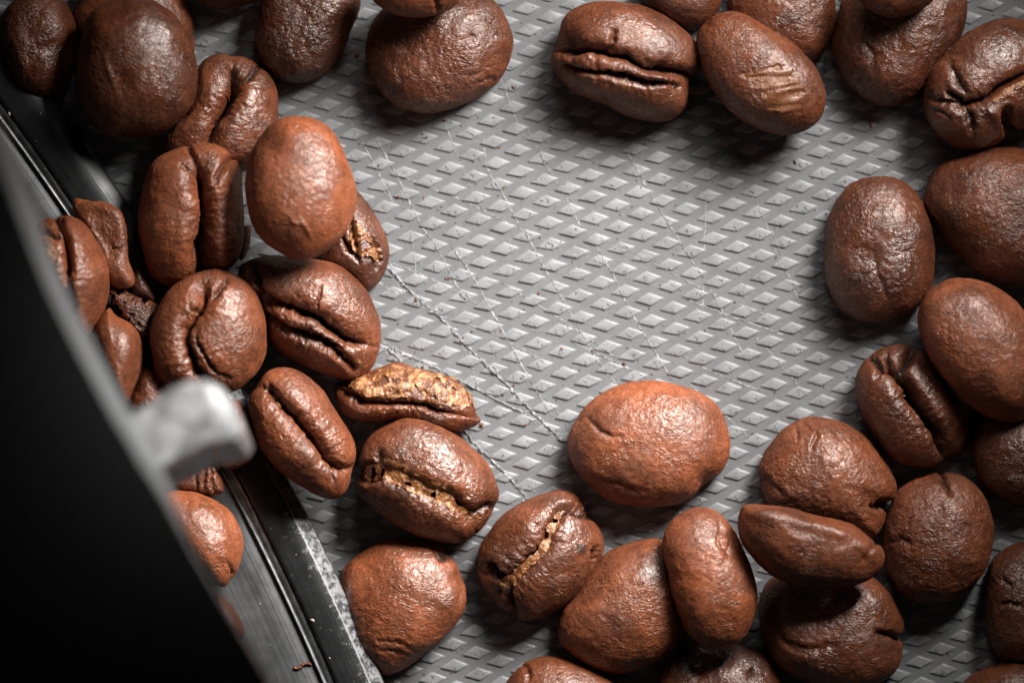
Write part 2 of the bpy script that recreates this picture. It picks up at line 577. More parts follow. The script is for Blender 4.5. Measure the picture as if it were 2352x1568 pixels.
def make_bean(label, outline, z0, h, tone=0.5, gloss=0.3, tilt=(0, 0), feats=(), chaff=(), N=130, e=2.35,
              seed=0, lump=1.0, name="coffee_bean", cat="coffee bean", group="roasted coffee beans", apex=(0, 0), sharp=False, wr=1.0, eq=0.34):
    z0, h = z0 * 0.85, h * 0.84
    if N not in _grids:
        _grids[N] = disk_grid(N)
    r, th, F, rim = _grids[N]
    zm = (z0 + h * 0.66 * eq) / 300.0
    O = np.array(outline, float) if sharp else spline(outline, 10, True)
    if sharp:
        O = spline_linear(O, 14)
    c = 0.5 * (O.min(0) + O.max(0))
    a = np.arctan2(-(O[:, 1] - c[1]), O[:, 0] - c[0])
    R = np.hypot(O[:, 0] - c[0], O[:, 1] - c[1])
    o = np.argsort(a)
    Rt = np.interp((th + math.pi) % (2 * math.pi) - math.pi, a[o], R[o], period=2 * math.pi)
    u = r / 0.8
    ph = 0.5 * math.pi * (0.75 * u + 0.25 * u ** 3)
    sp, cp = np.sin(ph), np.cos(ph)
    rho = np.abs(sp) ** (2.0 / e)
    zz = np.sign(cp) * np.abs(cp) ** (2.0 / e)
    k = (H - zm) / H
    cw = np.array(w(c[0], c[1], zm))
    x = (Rt * rho * np.cos(th) + apex[0] * np.clip(zz, 0, 1)) / 300.0 * k
    y = (Rt * rho * np.sin(th) - apex[1] * np.clip(zz, 0, 1)) / 300.0 * k
    z = np.where(zz > 0, (1 - eq) * 1.06, eq) * h / 300.0 * zz + tilt[0] * x + tilt[1] * y
    V = np.c_[x, y, z]
    nrm = vnormals(V, F)
    sd = np.array((seed * 13.7 + 3.1, seed * 7.9, seed * 3.3))
    # lumps and folds of the roasted skin
    d1 = fbm(V * 1.6 + sd, 2) * 0.042 * lump
    d2 = fbm(V * 4.5 + sd * 2, 2) * 0.009 * lump * wr
    q = fbm(V * 9 + sd * 3, 3)
    d3 = -(0.5 - np.abs(q)).clip(0, 1) ** 8 * 0.05 * wr
    d4 = fbm(V * 22 + sd, 2) * 0.0046 * wr
    disp = d1 + d2 + d3 * 0.35 + d4
    scuff = np.zeros(len(V))
    char = np.zeros(len(V))
    Q = to_d(V + cw)
    Qw = Q + np.c_[fbm(V * 6 + sd + 5, 3), fbm(V * 6 + sd + 9, 3)] * 11.0 + np.c_[noise3(V * 30 + sd), noise3(V * 30 - sd)] * 5.0
    top = np.clip((nrm[:, 2] + 0.45) * 2.2, 0, 1)
    low = zz < -0.4
    for f in feats:
        t = f[0]
        if t in ('crease', 'crack', 'ridge'):
            L = spline(f[1], 6)
            d, side, tt = dist_poly(Qw if t != 'ridge' else Q, L)
            wd_, dp = f[2], f[3] / 300.0
            tp = np.clip(np.sin(math.pi * (0.04 + 0.92 * tt)), 0, 1) ** 0.45
            if t == 'crease':
                asym = f[4] if len(f) > 4 else 1.0
                wd_ = wd_ * 0.72
                W = np.where(side > 0, wd_, wd_ * asym)
                xx = np.clip(d / W, 0, 1)
                roll = 1 - np.sqrt(np.clip(1 - (1 - xx) ** 2, 0, 1))
                g = dp * (roll * tp) + 0.55 * dp * np.exp(-(d / (5.5 + 0.03 * wd_)) ** 2) * tp
                # short wrinkles that run into the crease
                wk = noise3(np.c_[tt * len(L) * 0.85, d * 0.018, side * 3.0 + seed])
                g = g + 0.013 * wk * np.exp(-((d - 16) / (0.55 * wd_ + 14)) ** 2) * tp
                disp = disp - g * top
                char = np.maximum(char, 0.75 * np.exp(-(d / 5.0) ** 2) * tp)
            elif t == 'crack':
                disp = disp - dp * np.exp(-(d / wd_) ** 2) * tp * np.clip((nrm[:, 2] + 0.9), 0, 1)
                char = np.maximum(char, min(1, f[3] / 30.0) * np.exp(-(d / (wd_ * 0.7)) ** 2))
            else:
                disp = disp + dp * np.exp(-(d / wd_) ** 2) * tp * top
        elif t == 'dent':
            d = np.hypot(Qw[:, 0] - f[1], Qw[:, 1] - f[2])
            disp = disp - f[4] / 300.0 * np.exp(-(d / f[3]) ** 2) * top
        elif t == 'hole':
            d = np.hypot(Qw[:, 0] - f[1], Qw[:, 1] - f[2])
            m = 1 / (1 + np.exp((d - f[3]) / (f[3] * 0.10)))
            disp = disp - f[4] / 300.0 * m * top
            char = np.maximum(char, 0.6 * m)
        elif t == 'step':
            L = spline(f[1], 6)
            d, side, tt = dist_poly(Qw, L)
            disp = disp - f[3] / 300.0 * 0.5 * (1 + np.tanh(side * d / f[2])) * top * np.clip(1.3 - d / f[4], 0, 1)
        elif t == 'scuff':
            m = in_poly(Qw + np.c_[fbm(V * 14 + sd, 2), fbm(V * 14 - sd, 2)] * 14, f[1]) & (nrm[:, 2] > 0.1)
            scuff[m] = f[2]
            if len(f) > 3:                               # torn fibres across the scrape
                ang = math.radians(f[3])
                s = Q[:, 0] * math.cos(ang) + Q[:, 1] * math.sin(ang)
                n_ = noise3(np.c_[s * 0.075, (Q[:, 0] * -math.sin(ang) + Q[:, 1] * math.cos(ang)) * 0.012, np.full(len(s), seed + .5)])
                disp = disp + np.where(m, n_ * 0.040 - 0.006, 0)
        elif t == 'char':
            d = np.hypot(Qw[:, 0] - f[1], Qw[:, 1] - f[2])
            char = np.maximum(char, f[4] * np.exp(-(d / f[3]) ** 4))
        elif t == 'pits':
            n_ = noise3(np.c_[Q * 0.055, np.full(len(Q), seed + .3)])
            m = np.clip((n_ - 0.12) * 6, 0, 1) * top
            disp = disp - f[1] / 300.0 * m
            char = np.maximum(char, 0.5 * m)
    disp = np.where(low, np.minimum(disp, 0.01), disp)
    V2 = V + nrm * disp[:, None]
    Fl = F
    me = mesh_np(name, V2, Fl)
    # close the underside with a fan
    bot = V2[rim].mean(0)
    import bmesh
    bm = bmesh.new()
    bm.from_mesh(me)
    bvs = list(bm.verts)
    vb = bm.verts.new(bot)
    for q0, q1 in zip(rim, np.roll(rim, -1)):
        try:
            fc = bm.faces.new((bvs[int(q1)], bvs[int(q0)], vb))
            fc.smooth = True
        except ValueError:
            pass
    bm.to_mesh(me)
    bm.free()
    attr(me, "scuff", np.r_[scuff, 0])
    attr(me, "char", np.r_[char, 0])
    ob = link(name, me, M_BEAN, None, tuple(cw))
    tag(ob, label, cat, group)
    ob["tone"] = float(min(1, max(0, 0.46 + 1.25 * (tone - 0.46))))
    ob["rough"] = float(min(1.25, 0.42 + 0.42 * wr))
    ob["gloss"] = float(gloss)
    # papery silver skin left in the crease: its own thin crumpled sheet
    nr2 = vnormals(V2, F)
    for cf in chaff:
        poly, lift, amp = cf[:3]
        sink = cf[3] if len(cf) > 3 else None
        P = spline(poly, 5, True)
        Qc = to_d(V2 + cw) + np.c_[noise3(V * 16 + sd), noise3(V * 16 - sd)] * 9
        m = in_poly(Qc, P) & (noise3(V * 13 + sd * 4) < 0.30)
        fm = m[F].all(1) & (nr2[F[:, 0], 2] > -0.3)
        allf = F[fm]
        if len(allf) < 6:
            continue
        lab = np.arange(len(V))                         # connected pieces of the sheet
        for _ in range(400):
            mn = lab[allf].min(1)
            new = lab.copy()
            for cc in range(4):
                np.minimum.at(new, allf[:, cc], mn)
            new = new[new]
            if (new == lab).all():
                break
            lab = new
        fl = lab[allf[:, 0]]
        ids, cnt = np.unique(fl, return_counts=True)
        allf = allf[fl == ids[cnt.argmax()]]
        used, inv = np.unique(allf, return_inverse=True)
        cr = fbm(V[used] * np.array((12, 7, 9)) + sd, 3)
        # relief of the crease bed is bridged half way by the sheet
        base = V2[used] * 0.45 + (V[used] + nrm[used] * np.minimum(disp[used], 0)[:, None] * 0.6) * 0.55
        base = np.where((disp[used] < -0.02)[:, None], base, V2[used])
        if sink is not None:
            base = V[used] + nrm[used] * np.maximum(disp[used], -sink / 300.0)[:, None]
        Vc = base + nrm[used] * (0.6 * lift / 300.0 + 0.55 * amp / 300.0 * cr)[:, None]
        Fc = inv.reshape(-1, 4)
        cm = mesh_np("chaff", Vc, Fc)
        co = link("chaff", cm, M_CHAFF, ob)
        if len(chaff) == 1:
            co["label"] = "golden papery chaff"
    BEANS.append((ob, O, z0))
    return ob

def spline_linear(P, n):
    out = []
    for i in range(len(P)):
        a, b = P[i], P[(i + 1) % len(P)]
        for t in np.linspace(0, 1, n, endpoint=False):
            out.append(a * (1 - t) + b * t)
    return np.array(out)

B = make_bean
# ---- top edge, left to right
B("dark wrinkled bean in the top left corner beside the black ring", [(70, -18), (120, -10), (143, 0), (167, 33), (175, 62), (171, 117), (158, 173), (137, 217), (100, 228), (50, 200), (15, 150), (0, 90), (20, 20)],
  20, 190, .25, .5, seed=1, N=110, feats=[('dent', 60, 60, 30, 10), ('dent', 110, 110, 25, 8), ('dent', 75, 130, 26, 9)], wr=1.5)
B("bean mostly hidden behind the large dark smooth bean at top left", [(176, 60), (180, 10), (210, -50), (300, -80), (390, -40), (430, 25), (446, 80), (447, 130), (420, 180), (330, 200), (230, 170)],
  0, 170, .45, .3, seed=2, N=90)
B("large dark smooth bean at top left, second along from the corner", [(175, 160), (200, 50), (240, 10), (300, -7), (353, 3), (400, 33), (433, 87), (450, 143), (452, 187), (437, 247), (400, 285), (360, 305), (310, 314), (260, 312), (213, 277), (185, 230)],
  140, 210, .24, .5, seed=3, feats=[('ridge', [(236, 120), (244, 150), (254, 178), (266, 215)], 7, 3), ('ridge', [(250, 172), (275, 160), (320, 150)], 9, 2.5), ('dent', 275, 185, 30, 6)], N=140)
B("dark bean at the top edge just hiding out of frame, above the creased bean", [(430, -60), (470, -120), (530, -130), (590, -100), (610, -50), (590, 0), (540, 16), (480, 14), (445, -10)], 40, 160, .2, .2, seed=4, N=80)
B("dark coarsely wrinkled bean at the top edge left of the kidney shaped bean", [(588, 100), (584, 70), (592, 20), (610, -30), (680, -70), (770, -60), (825, -20), (832, 20), (815, 62), (790, 112), (752, 160), (722, 178), (690, 188), (655, 182), (622, 160), (600, 132)],
  0, 200, .22, .55, seed=5, wr=2.0, N=140)
B("kidney shaped dark bean with a small bean lying across its top", [(839, 110), (846, 70), (868, 30), (910, -15), (1000, -30), (1080, -15), (1130, 0), (1158, 33), (1176, 80), (1179, 107), (1166, 147), (1144, 182), (1101, 217), (1051, 245), (991, 261), (946, 257), (908, 243), (878, 213), (856, 173), (843, 140)],
  0, 215, .30, .5, seed=6, wr=1.5, feats=[('dent', 930, 85, 75, 22), ('crack', [(1095, 190), (1120, 187), (1145, 180)], 4, 4), ('crack', [(1080, 172), (1105, 168), (1135, 160)], 4, 4), ('crack', [(1060, 90), (1085, 82), (1100, 95)], 6, 6)], N=150)
B("small bean cut by the top edge, lying on the kidney shaped bean", [(858, -10), (870, -60), (930, -100), (1010, -95), (1050, -50), (1056, -8), (1042, 15), (1011, 33), (968, 43), (924, 38), (884, 20)],
  215, 150, .30, .3, seed=7, N=90, feats=[('crack', [(1000, -5), (1006, 10), (1002, 22)], 5, 12)])
B("brown bean showing its ragged crease, at top centre", [(1266, 117), (1281, 73), (1301, 37), (1334, 17), (1384, 7), (1451, 11), (1501, 27), (1556, 58), (1590, 88), (1612, 125), (1611, 155), (1594, 178), (1582, 200), (1578, 232), (1566, 254), (1541, 270), (1501, 273), (1418, 253), (1334, 220), (1288, 182), (1268, 148)],
  20, 240, .33, .3, seed=8, tilt=(0, .10), N=150, feats=[('crease', [(1275, 122), (1310, 122), (1345, 118), (1380, 126), (1430, 134), (1480, 158), (1530, 166), (1590, 180)], 34, 46, 1.5),
  ('crease', [(1290, 150), (1340, 165), (1400, 172), (1450, 185), (1500, 190), (1560, 200)], 22, 26), ('crack', [(1410, 72), (1405, 92), (1395, 112), (1368, 122)], 6, 16), ('dent', 1300, 100, 26, 22), ('ridge', [(1460, 150), (1500, 172), (1545, 190)], 13, 18), ('char', 1295, 105, 24, .8)])
B("dark bean at the top edge behind the bean with the ragged crease", [(1470, -30), (1500, -80), (1570, -95), (1640, -60), (1655, -10), (1644, 30), (1618, 55), (1584, 64), (1530, 50), (1490, 15)], 0, 170, .26, .4, seed=9, N=80)
B("dark bean at the top edge behind the scraped bean", [(1672, 10), (1690, -50), (1760, -90), (1860, -80), (1915, -30), (1921, 25), (1911, 67), (1888, 117), (1858, 140), (1800, 150), (1720, 120), (1685, 60)], 0, 190, .27, .4, seed=10, N=110, wr=1.5)
B("brown bean with a scraped lighter patch of torn fibres, at top right of centre", [(1601, 88), (1619, 52), (1646, 33), (1678, 25), (1711, 33), (1741, 53), (1774, 78), (1818, 103), (1858, 143), (1886, 183), (1898, 222), (1888, 262), (1861, 289), (1818, 306), (1768, 303), (1718, 285), (1668, 247), (1628, 190), (1608, 137)],
  90, 205, .27, .3, seed=11, N=150, feats=[('scuff', [(1695, 168), (1740, 162), (1795, 148), (1830, 180), (1838, 215), (1845, 255), (1800, 262), (1762, 245), (1745, 205)], .75, 80), ('dent', 1615, 45, 16, 8)])
B("dark bean under a small bean at top right", [(1911, 93), (1924, 45), (1940, 0), (1990, -60), (2080, -80), (2170, -60), (2212, -20), (2221, 20), (2216, 62), (2200, 105), (2170, 145), (2134, 190), (2088, 232), (2040, 244), (1995, 234), (1964, 212), (1934, 173), (1916, 133)],
  0, 215, .26, .6, seed=12, wr=1.8, N=140, feats=[('crack', [(1985, 90), (2000, 120), (2010, 150)], 7, 7), ('dent', 2030, 60, 40, 10)])
B("small bean cut by the top edge at right, lying on the dark bean", [(1966, -20), (2000, -80), (2070, -100), (2140, -60), (2150, -15), (2125, 12), (2068, 33), (2030, 34), (1994, 20)], 215, 140, .28, .4, seed=13, N=80)
# ---- right edge, top to bottom
B("dark glossy bean with star cracked crease cut by the right edge", [(2120, 235), (2128, 187), (2141, 155), (2166, 130), (2188, 100), (2220, 70), (2268, 50), (2318, 43), (2380, 60), (2430, 130), (2425, 220), (2390, 290), (2344, 300), (2318, 307), (2294, 330), (2251, 347), (2211, 347), (2174, 330), (2141, 300), (2126, 267)],
  40, 225, .42, .75, seed=14, N=150, tilt=(-.12, .05), feats=[('crease', [(2175, 212), (2215, 240), (2245, 240), (2270, 224), (2301, 203), (2352, 175), (2400, 160)], 48, 40), ('crack', [(2130, 226), (2170, 234), (2215, 250)], 7, 16), ('crack', [(2215, 250), (2228, 275), (2231, 305)], 7, 20), ('crack', [(2222, 215), (2195, 180), (2183, 150)], 9, 18), ('crack', [(2318, 255), (2314, 280), (2322, 312)], 9, 34), ('crack', [(2140, 250), (2165, 260), (2185, 275)], 5, 8), ('ridge', [(2255, 245), (2285, 262), (2300, 290)], 14, 10)],
  chaff=[([(2272, 226), (2300, 205), (2350, 180), (2355, 196), (2330, 215), (2300, 228), (2280, 236)], 4, 8)])
B("large dark reddish bean cut by the right edge, above the pale brown bean", [(2123, 467), (2131, 417), (2154, 383), (2201, 358), (2251, 341), (2301, 335), (2352, 338), (2420, 370), (2465, 460), (2460, 580), (2410, 660), (2352, 663), (2301, 656), (2251, 636), (2218, 606), (2184, 566), (2154, 523)],
  0, 230, .33, .5, seed=15, wr=1.4, N=150)
B("dark shiny upright oval bean on the plate at right", [(2010, 405), (1968, 415), (1936, 440), (1911, 478), (1893, 520), (1890, 580), (1895, 630), (1910, 675), (1935, 710), (1968, 731), (2010, 738), (2060, 730), (2105, 710), (2135, 675), (2147, 630), (2145, 560), (2130, 500), (2106, 452), (2076, 419), (2046, 406)],
  0, 215, .24, .7, seed=16, wr=1.4, N=150, feats=[('crack', [(2005, 600), (2018, 640), (2035, 690)], 6, 6), ('dent', 2000, 590, 25, 8), ('dent', 2030, 440, 50, 6)])
B("pale brown bean at right resting on the cracked dark bean", [(2101, 739), (2108, 699), (2134, 664), (2180, 641), (2218, 637), (2268, 649), (2318, 677), (2352, 709), (2385, 760), (2398, 830), (2385, 910), (2352, 953), (2310, 962), (2262, 946), (2218, 916), (2184, 887), (2143, 843), (2114, 790)],
  95, 220, .78, .35, seed=17, N=150)
B("dark bean with an open crease and star shaped cracks at its tip", [(1963, 889), (1966, 856), (1984, 827), (2018, 804), (2061, 789), (2101, 793), (2140, 820), (2180, 865), (2218, 925), (2231, 962), (2228, 1006), (2208, 1040), (2184, 1052), (2161, 1069), (2128, 1077), (2088, 1072), (2051, 1056), (2018, 1016), (1988, 966), (1970, 925)],
  0, 200, .24, .6, seed=18, N=160, tilt=(-.15, .0), feats=[('crease', [(2041, 836), (2068, 872), (2101, 922), (2134, 972), (2158, 1010), (2170, 1045)], 62, 62, .9), ('crack', [(2000, 824), (2024, 845), (2042, 838)], 8, 30), ('crack', [(2020, 846), (2014, 872)], 5, 14), ('crack', [(2036, 812), (2041, 836)], 6, 20), ('crack', [(2098, 804), (2084, 824), (2066, 840)], 12, 42), ('crack', [(2062, 850), (2100, 908), (2134, 962), (2158, 1000)], 11, 36), ('ridge', [(2052, 850), (2086, 908), (2120, 962), (2145, 998)], 4, 12)])
B("dark bean at the right edge below the pale brown bean", [(2232, 1030), (2240, 985), (2262, 950), (2310, 930), (2380, 930), (2450, 990), (2460, 1080), (2420, 1150), (2352, 1167), (2300, 1150), (2262, 1118), (2240, 1080)], 0, 190, .24, .5, seed=19, wr=1.6, N=110)
B("round brown bean with a cracked top at lower right", [(2028, 1232), (2042, 1178), (2066, 1128), (2108, 1098), (2161, 1087), (2201, 1092), (2244, 1122), (2269, 1175), (2279, 1232), (2271, 1288), (2243, 1338), (2201, 1372), (2151, 1387), (2101, 1383), (2061, 1358), (2036, 1312), (2025, 1272)],
  0, 225, .42, .5, seed=20, wr=1.5, N=150, feats=[('crack', [(2160, 1080), (2170, 1112), (2186, 1136)], 6, 18), ('crack', [(2150, 1180), (2165, 1172), (2160, 1162)], 4, 4), ('crack', [(2035, 1245), (2060, 1238), (2090, 1250)], 6, 6)])
B("dark bean at the right edge with short horizontal cuts", [(2258, 1378), (2264, 1312), (2286, 1275), (2334, 1246), (2390, 1245), (2450, 1310), (2455, 1410), (2410, 1500), (2350, 1525), (2300, 1515), (2274, 1478), (2260, 1428)], 0, 200, .27, .6, seed=21, wr=1.5, N=110, feats=[('crack', [(2295, 1390), (2320, 1388), (2345, 1394)], 5, 9), ('crack', [(2300, 1330), (2322, 1345)], 5, 8)])
B("bean in the bottom right corner, mostly out of frame", [(2205, 1590), (2222, 1558), (2250, 1538), (2290, 1522), (2334, 1511), (2390, 1520), (2430, 1580), (2420, 1660), (2350, 1720), (2270, 1710), (2215, 1660)], 0, 190, .36, .5, seed=22, N=100)
# ---- lower right heap
B("brown bean with forked crack at its upper left, under the tilted bean", [(1739, 1078), (1750, 1040), (1774, 1006), (1803, 978), (1854, 957), (1901, 959), (1944, 975), (1986, 1003), (2024, 1045), (2043, 1075), (2058, 1115), (2053, 1142), (2036, 1160), (2035, 1180), (2026, 1208), (2008, 1234), (1960, 1225), (1880, 1205), (1810, 1185), (1765, 1160), (1746, 1122)],
  0, 230, .55, .5, seed=23, wr=1.5, N=150, feats=[('crack', [(1844, 970), (1862, 986), (1876, 1000), (1868, 1014), (1866, 1032)], 5, 9), ('crack', [(1826, 975), (1836, 1005)], 5, 6), ('crack', [(2050, 1160), (2030, 1163), (2008, 1160)], 8, 30), ('crack', [(1745, 1100), (1775, 1118), (1800, 1150)], 10, 8)])
B("brown bean lying tilted across two others at lower right", [(1691, 1200), (1698, 1168), (1716, 1157), (1768, 1162), (1834, 1167), (1901, 1186), (1951, 1206), (1988, 1235), (2020, 1254), (2031, 1278), (2020, 1306), (1984, 1332), (1934, 1347), (1868, 1350), (1818, 1338), (1768, 1308), (1728, 1272), (1702, 1236)],
  215, 170, .40, .4, seed=24, N=150, tilt=(0, .18), feats=[('ridge', [(1730, 1180), (1800, 1190), (1870, 1205), (1930, 1225), (1985, 1255)], 14, 12), ('crack', [(1995, 1268), (2006, 1252), (2018, 1245)], 6, 10), ('dent', 1850, 1195, 30, 6), ('dent', 1990, 1290, 18, 8)])
B("dark bean with a shiny fold, shaded by the tilted bean above it", [(1748, 1362), (1775, 1325), (1840, 1300), (1920, 1300), (1990, 1320), (2034, 1348), (2060, 1392), (2073, 1430), (2066, 1462), (2069, 1488), (2060, 1525), (2034, 1555), (1984, 1578), (1901, 1580), (1818, 1556), (1770, 1512), (1747, 1462), (1740, 1412)],
  0, 215, .38, .6, seed=25, N=150, feats=[('crack', [(1770, 1452), (1800, 1475), (1845, 1492), (1885, 1490), (1915, 1478)], 9, 8), ('crack', [(2020, 1450), (2044, 1458), (2076, 1470)], 7, 22), ('dent', 1870, 1375, 48, 26), ('crack', [(1900, 1395), (1930, 1385), (1945, 1365)], 12, 8)])
B("light brown smooth narrow bean standing over the bean behind it, bottom centre", [(1600, 1170), (1565, 1180), (1535, 1205), (1519, 1240), (1521, 1280), (1535, 1320), (1546, 1370), (1560, 1420), (1580, 1460), (1610, 1485), (1650, 1490), (1690, 1475), (1720, 1440), (1737, 1395), (1738, 1350), (1725, 1300), (1705, 1258), (1680, 1213), (1645, 1180)],
  120, 190, .72, .55, seed=26, N=150, feats=[('crack', [(1640, 1185), (1655, 1215), (1650, 1245), (1668, 1275), (1655, 1300)], 4, 5), ('crack', [(1655, 1215), (1680, 1240), (1668, 1275)], 4, 4)])
B("brown bean partly covered by narrow light bean and creased bean, bottom centre", [(1480, 1235), (1515, 1235), (1555, 1260), (1575, 1310), (1590, 1370), (1582, 1440), (1548, 1492), (1495, 1530), (1430, 1546), (1380, 1540), (1328, 1510), (1291, 1478), (1282, 1440), (1298, 1400), (1335, 1360), (1372, 1305), (1400, 1268), (1440, 1245)],
  0, 220, .58, .4, seed=27, N=150, feats=[('char', 1510, 1310, 45, .55)])
B("brown bean at the bottom edge below the creased bean, half out of frame", [(1160, 1580), (1184, 1535), (1211, 1513), (1258, 1502), (1311, 1508), (1368, 1535), (1411, 1567), (1440, 1610), (1420, 1680), (1330, 1720), (1230, 1700), (1170, 1640)], 0, 190, .48, .5, seed=28, N=110, feats=[('crack', [(1198, 1518), (1212, 1540), (1206, 1565)], 6, 10)])
B("darkest glossy wrinkled bean at the bottom edge under the narrow light bean", [(1508, 1580), (1520, 1535), (1545, 1503), (1580, 1480), (1640, 1470), (1705, 1479), (1750, 1500), (1782, 1535), (1800, 1575), (1790, 1640), (1720, 1690), (1600, 1690), (1530, 1640)], 0, 170, .22, .8, seed=29, N=120, feats=[('crack', [(1726, 1530), (1720, 1560)], 4, 14), ('dent', 1600, 1525, 30, 14), ('dent', 1670, 1510, 28, 8), ('char', 1575, 1508, 30, .8)])
# ---- hero beans on the plate
B("large light brown smooth bean lying alone on the plate", [(1490, 870), (1440, 877), (1390, 900), (1350, 930), (1320, 970), (1306, 1010), (1305, 1045), (1315, 1080), (1340, 1110), (1380, 1137), (1430, 1155), (1490, 1163), (1550, 1160), (1590, 1145), (1622, 1115), (1652, 1085), (1672, 1050), (1678, 1015), (1670, 970), (1645, 925), (1600, 893), (1545, 875)],
  0, 220, .80, .5, seed=30, N=170, feats=[('crack', [(1350, 962), (1372, 985), (1398, 998), (1425, 1003)], 6, 7), ('crack', [(1370, 1095), (1420, 1115), (1480, 1122)], 7, 4), ('dent', 1625, 1110, 26, 8)])
B("brown bean with golden chaff along its crease and a shiny torn side", [(1268, 1129), (1304, 1131), (1346, 1158), (1371, 1198), (1388, 1235), (1384, 1275), (1358, 1328), (1331, 1365), (1291, 1395), (1251, 1411), (1204, 1418), (1168, 1402), (1136, 1376), (1111, 1337), (1100, 1298), (1105, 1262), (1128, 1218), (1160, 1178), (1214, 1145)],
  0, 215, .40, .6, seed=31, N=170, feats=[('crease', [(1286, 1176), (1262, 1212), (1248, 1252), (1212, 1290), (1180, 1325), (1152, 1356)], 62, 50), ('crack', [(1274, 1178), (1298, 1164), (1330, 1168), (1358, 1180)], 11, 42), ('crack', [(1114, 1294), (1140, 1322), (1162, 1334)], 12, 40), ('crack', [(1150, 1362), (1164, 1372), (1182, 1415)], 8, 26), ('crack', [(1375, 1255), (1368, 1275), (1366, 1300)], 6, 14), ('char', 1340, 1262, 16, .7), ('dent', 1215, 1200, 25, -5)],
  chaff=[([(1282, 1184), (1264, 1192), (1252, 1227), (1228, 1267), (1189, 1299), (1157, 1329), (1139, 1341), (1170, 1350), (1198, 1325), (1236, 1288), (1264, 1264), (1266, 1239), (1288, 1202)], 3, 9, 15)])
B("light brown bean with a black burnt spot, against the ring's edge", [(790, 1300), (824, 1271), (868, 1245), (918, 1233), (968, 1238), (1018, 1258), (1043, 1287), (1062, 1325), (1071, 1358), (1068, 1395), (1044, 1435), (1011, 1475), (971, 1505), (924, 1535), (890, 1548), (858, 1540), (825, 1508), (796, 1455), (776, 1395), (773, 1340)],
  0, 185, .66, .6, seed=32, N=160, tilt=(.14, 0), feats=[('char', 1022, 1272, 17, .9), ('dent', 1022, 1274, 20, 8), ('crack', [(866, 1470), (905, 1474), (950, 1490)], 5, 3), ('crack', [(872, 1496), (905, 1498), (935, 1506)], 4, 3), ('crack', [(1050, 1310), (1062, 1345), (1058, 1380)], 10, 5)])
B("brown bean with wide golden chaff and a bitten hole at its left end", [(816, 1110), (818, 1075), (824, 1043), (844, 1006), (871, 983), (915, 965), (951, 961), (991, 969), (1051, 996), (1099, 1036), (1124, 1070), (1144, 1110), (1149, 1138), (1138, 1178), (1118, 1208), (1084, 1232), (1051, 1242), (1001, 1239), (951, 1228), (901, 1202), (855, 1165), (826, 1138)],
  25, 225, .40, .75, seed=33, N=180, tilt=(0, .08), feats=[('crease', [(862, 1072), (905, 1088), (945, 1106), (990, 1128), (1040, 1152), (1090, 1185), (1132, 1168)], 72, 54, .8), ('hole', 845, 1086, 25, 60), ('crack', [(868, 1036), (870, 1060), (860, 1100)], 8, 24)],
  chaff=[([(871, 1050), (928, 1066), (972, 1092), (1040, 1116), (1044, 1144), (1089, 1176), (1116, 1178), (1089, 1196), (1036, 1172), (968, 1140), (908, 1112), (872, 1098)], 3, 9, 17)])
B("half bean on its side with its upper face covered in bright golden chaff", [(766, 905), (772, 880), (800, 866), (838, 856), (884, 841), (911, 836), (951, 845), (1001, 853), (1038, 866), (1068, 889), (1088, 919), (1094, 940), (1108, 964), (1096, 976), (1080, 982), (1041, 989), (984, 977), (918, 966), (850, 972), (800, 962), (774, 938)],
  20, 165, .36, .55, seed=34, N=180, tilt=(0, -.1), feats=[('crease', [(775, 893), (801, 906), (834, 920), (884, 926), (951, 928), (1018, 944), (1078, 950), (1104, 955)], 34, 30, .6), ('dent', 790, 875, 16, 18)],
  chaff=[([(802, 890), (832, 862), (884, 847), (915, 842), (950, 849), (1000, 857), (1038, 871), (1066, 893), (1085, 920), (1092, 944), (1060, 936), (1018, 932), (951, 918), (884, 916), (834, 910)], 5, 12)])
# ---- left heap
B("creased bean beside the ring, lower left lobe lit orange", [(583, 882), (610, 850), (650, 839), (693, 848), (733, 880), (763, 920), (790, 960), (808, 1000), (813, 1040), (806, 1090), (790, 1130), (765, 1146), (735, 1141), (700, 1122), (665, 1096), (625, 1060), (595, 1012), (574, 960), (567, 918)],
  125, 190, .58, .5, seed=35, N=160, tilt=(-.10, .0), feats=[('crease', [(612, 897), (640, 925), (676, 950), (710, 985), (742, 1030), (770, 1062), (800, 1078)], 62, 52, .75), ('crack', [(764, 1108), (768, 1084), (784, 1068)], 6, 14), ('crack', [(608, 890), (622, 898)], 7, 18)],
  chaff=[([(618, 902), (640, 914), (662, 938), (655, 945), (632, 926)], 3, 5), ([(706, 976), (728, 1000), (756, 1036), (748, 1042), (718, 1010)], 3, 5)])
B("broad bean with two stepped folds, under the smooth reddish bean", [(546, 632), (552, 606), (580, 592), (622, 586), (667, 589), (733, 601), (784, 617), (824, 645), (853, 682), (874, 728), (879, 768), (871, 810), (852, 848), (820, 868), (780, 868), (722, 852), (667, 824), (628, 790), (606, 745), (586, 690), (556, 655)],
  40, 235, .46, .6, seed=36, N=180, tilt=(0, .14), feats=[('crease', [(578, 645), (600, 684), (650, 706), (700, 726), (750, 752), (800, 787), (842, 796)], 30, 50, 2.0), ('crease', [(606, 726), (640, 748), (680, 766), (720, 780), (765, 803), (815, 845)], 30, 46, 1.0), ('crack', [(574, 612), (592, 622), (586, 650)], 8, 34), ('dent', 563, 632, 14, -8), ('crack', [(734, 664), (730, 690), (726, 712)], 4, 8)],
  chaff=[([(660, 758), (690, 762), (735, 776), (780, 796), (826, 824), (822, 834), (775, 808), (730, 788), (685, 772)], 3, 7, 18)])
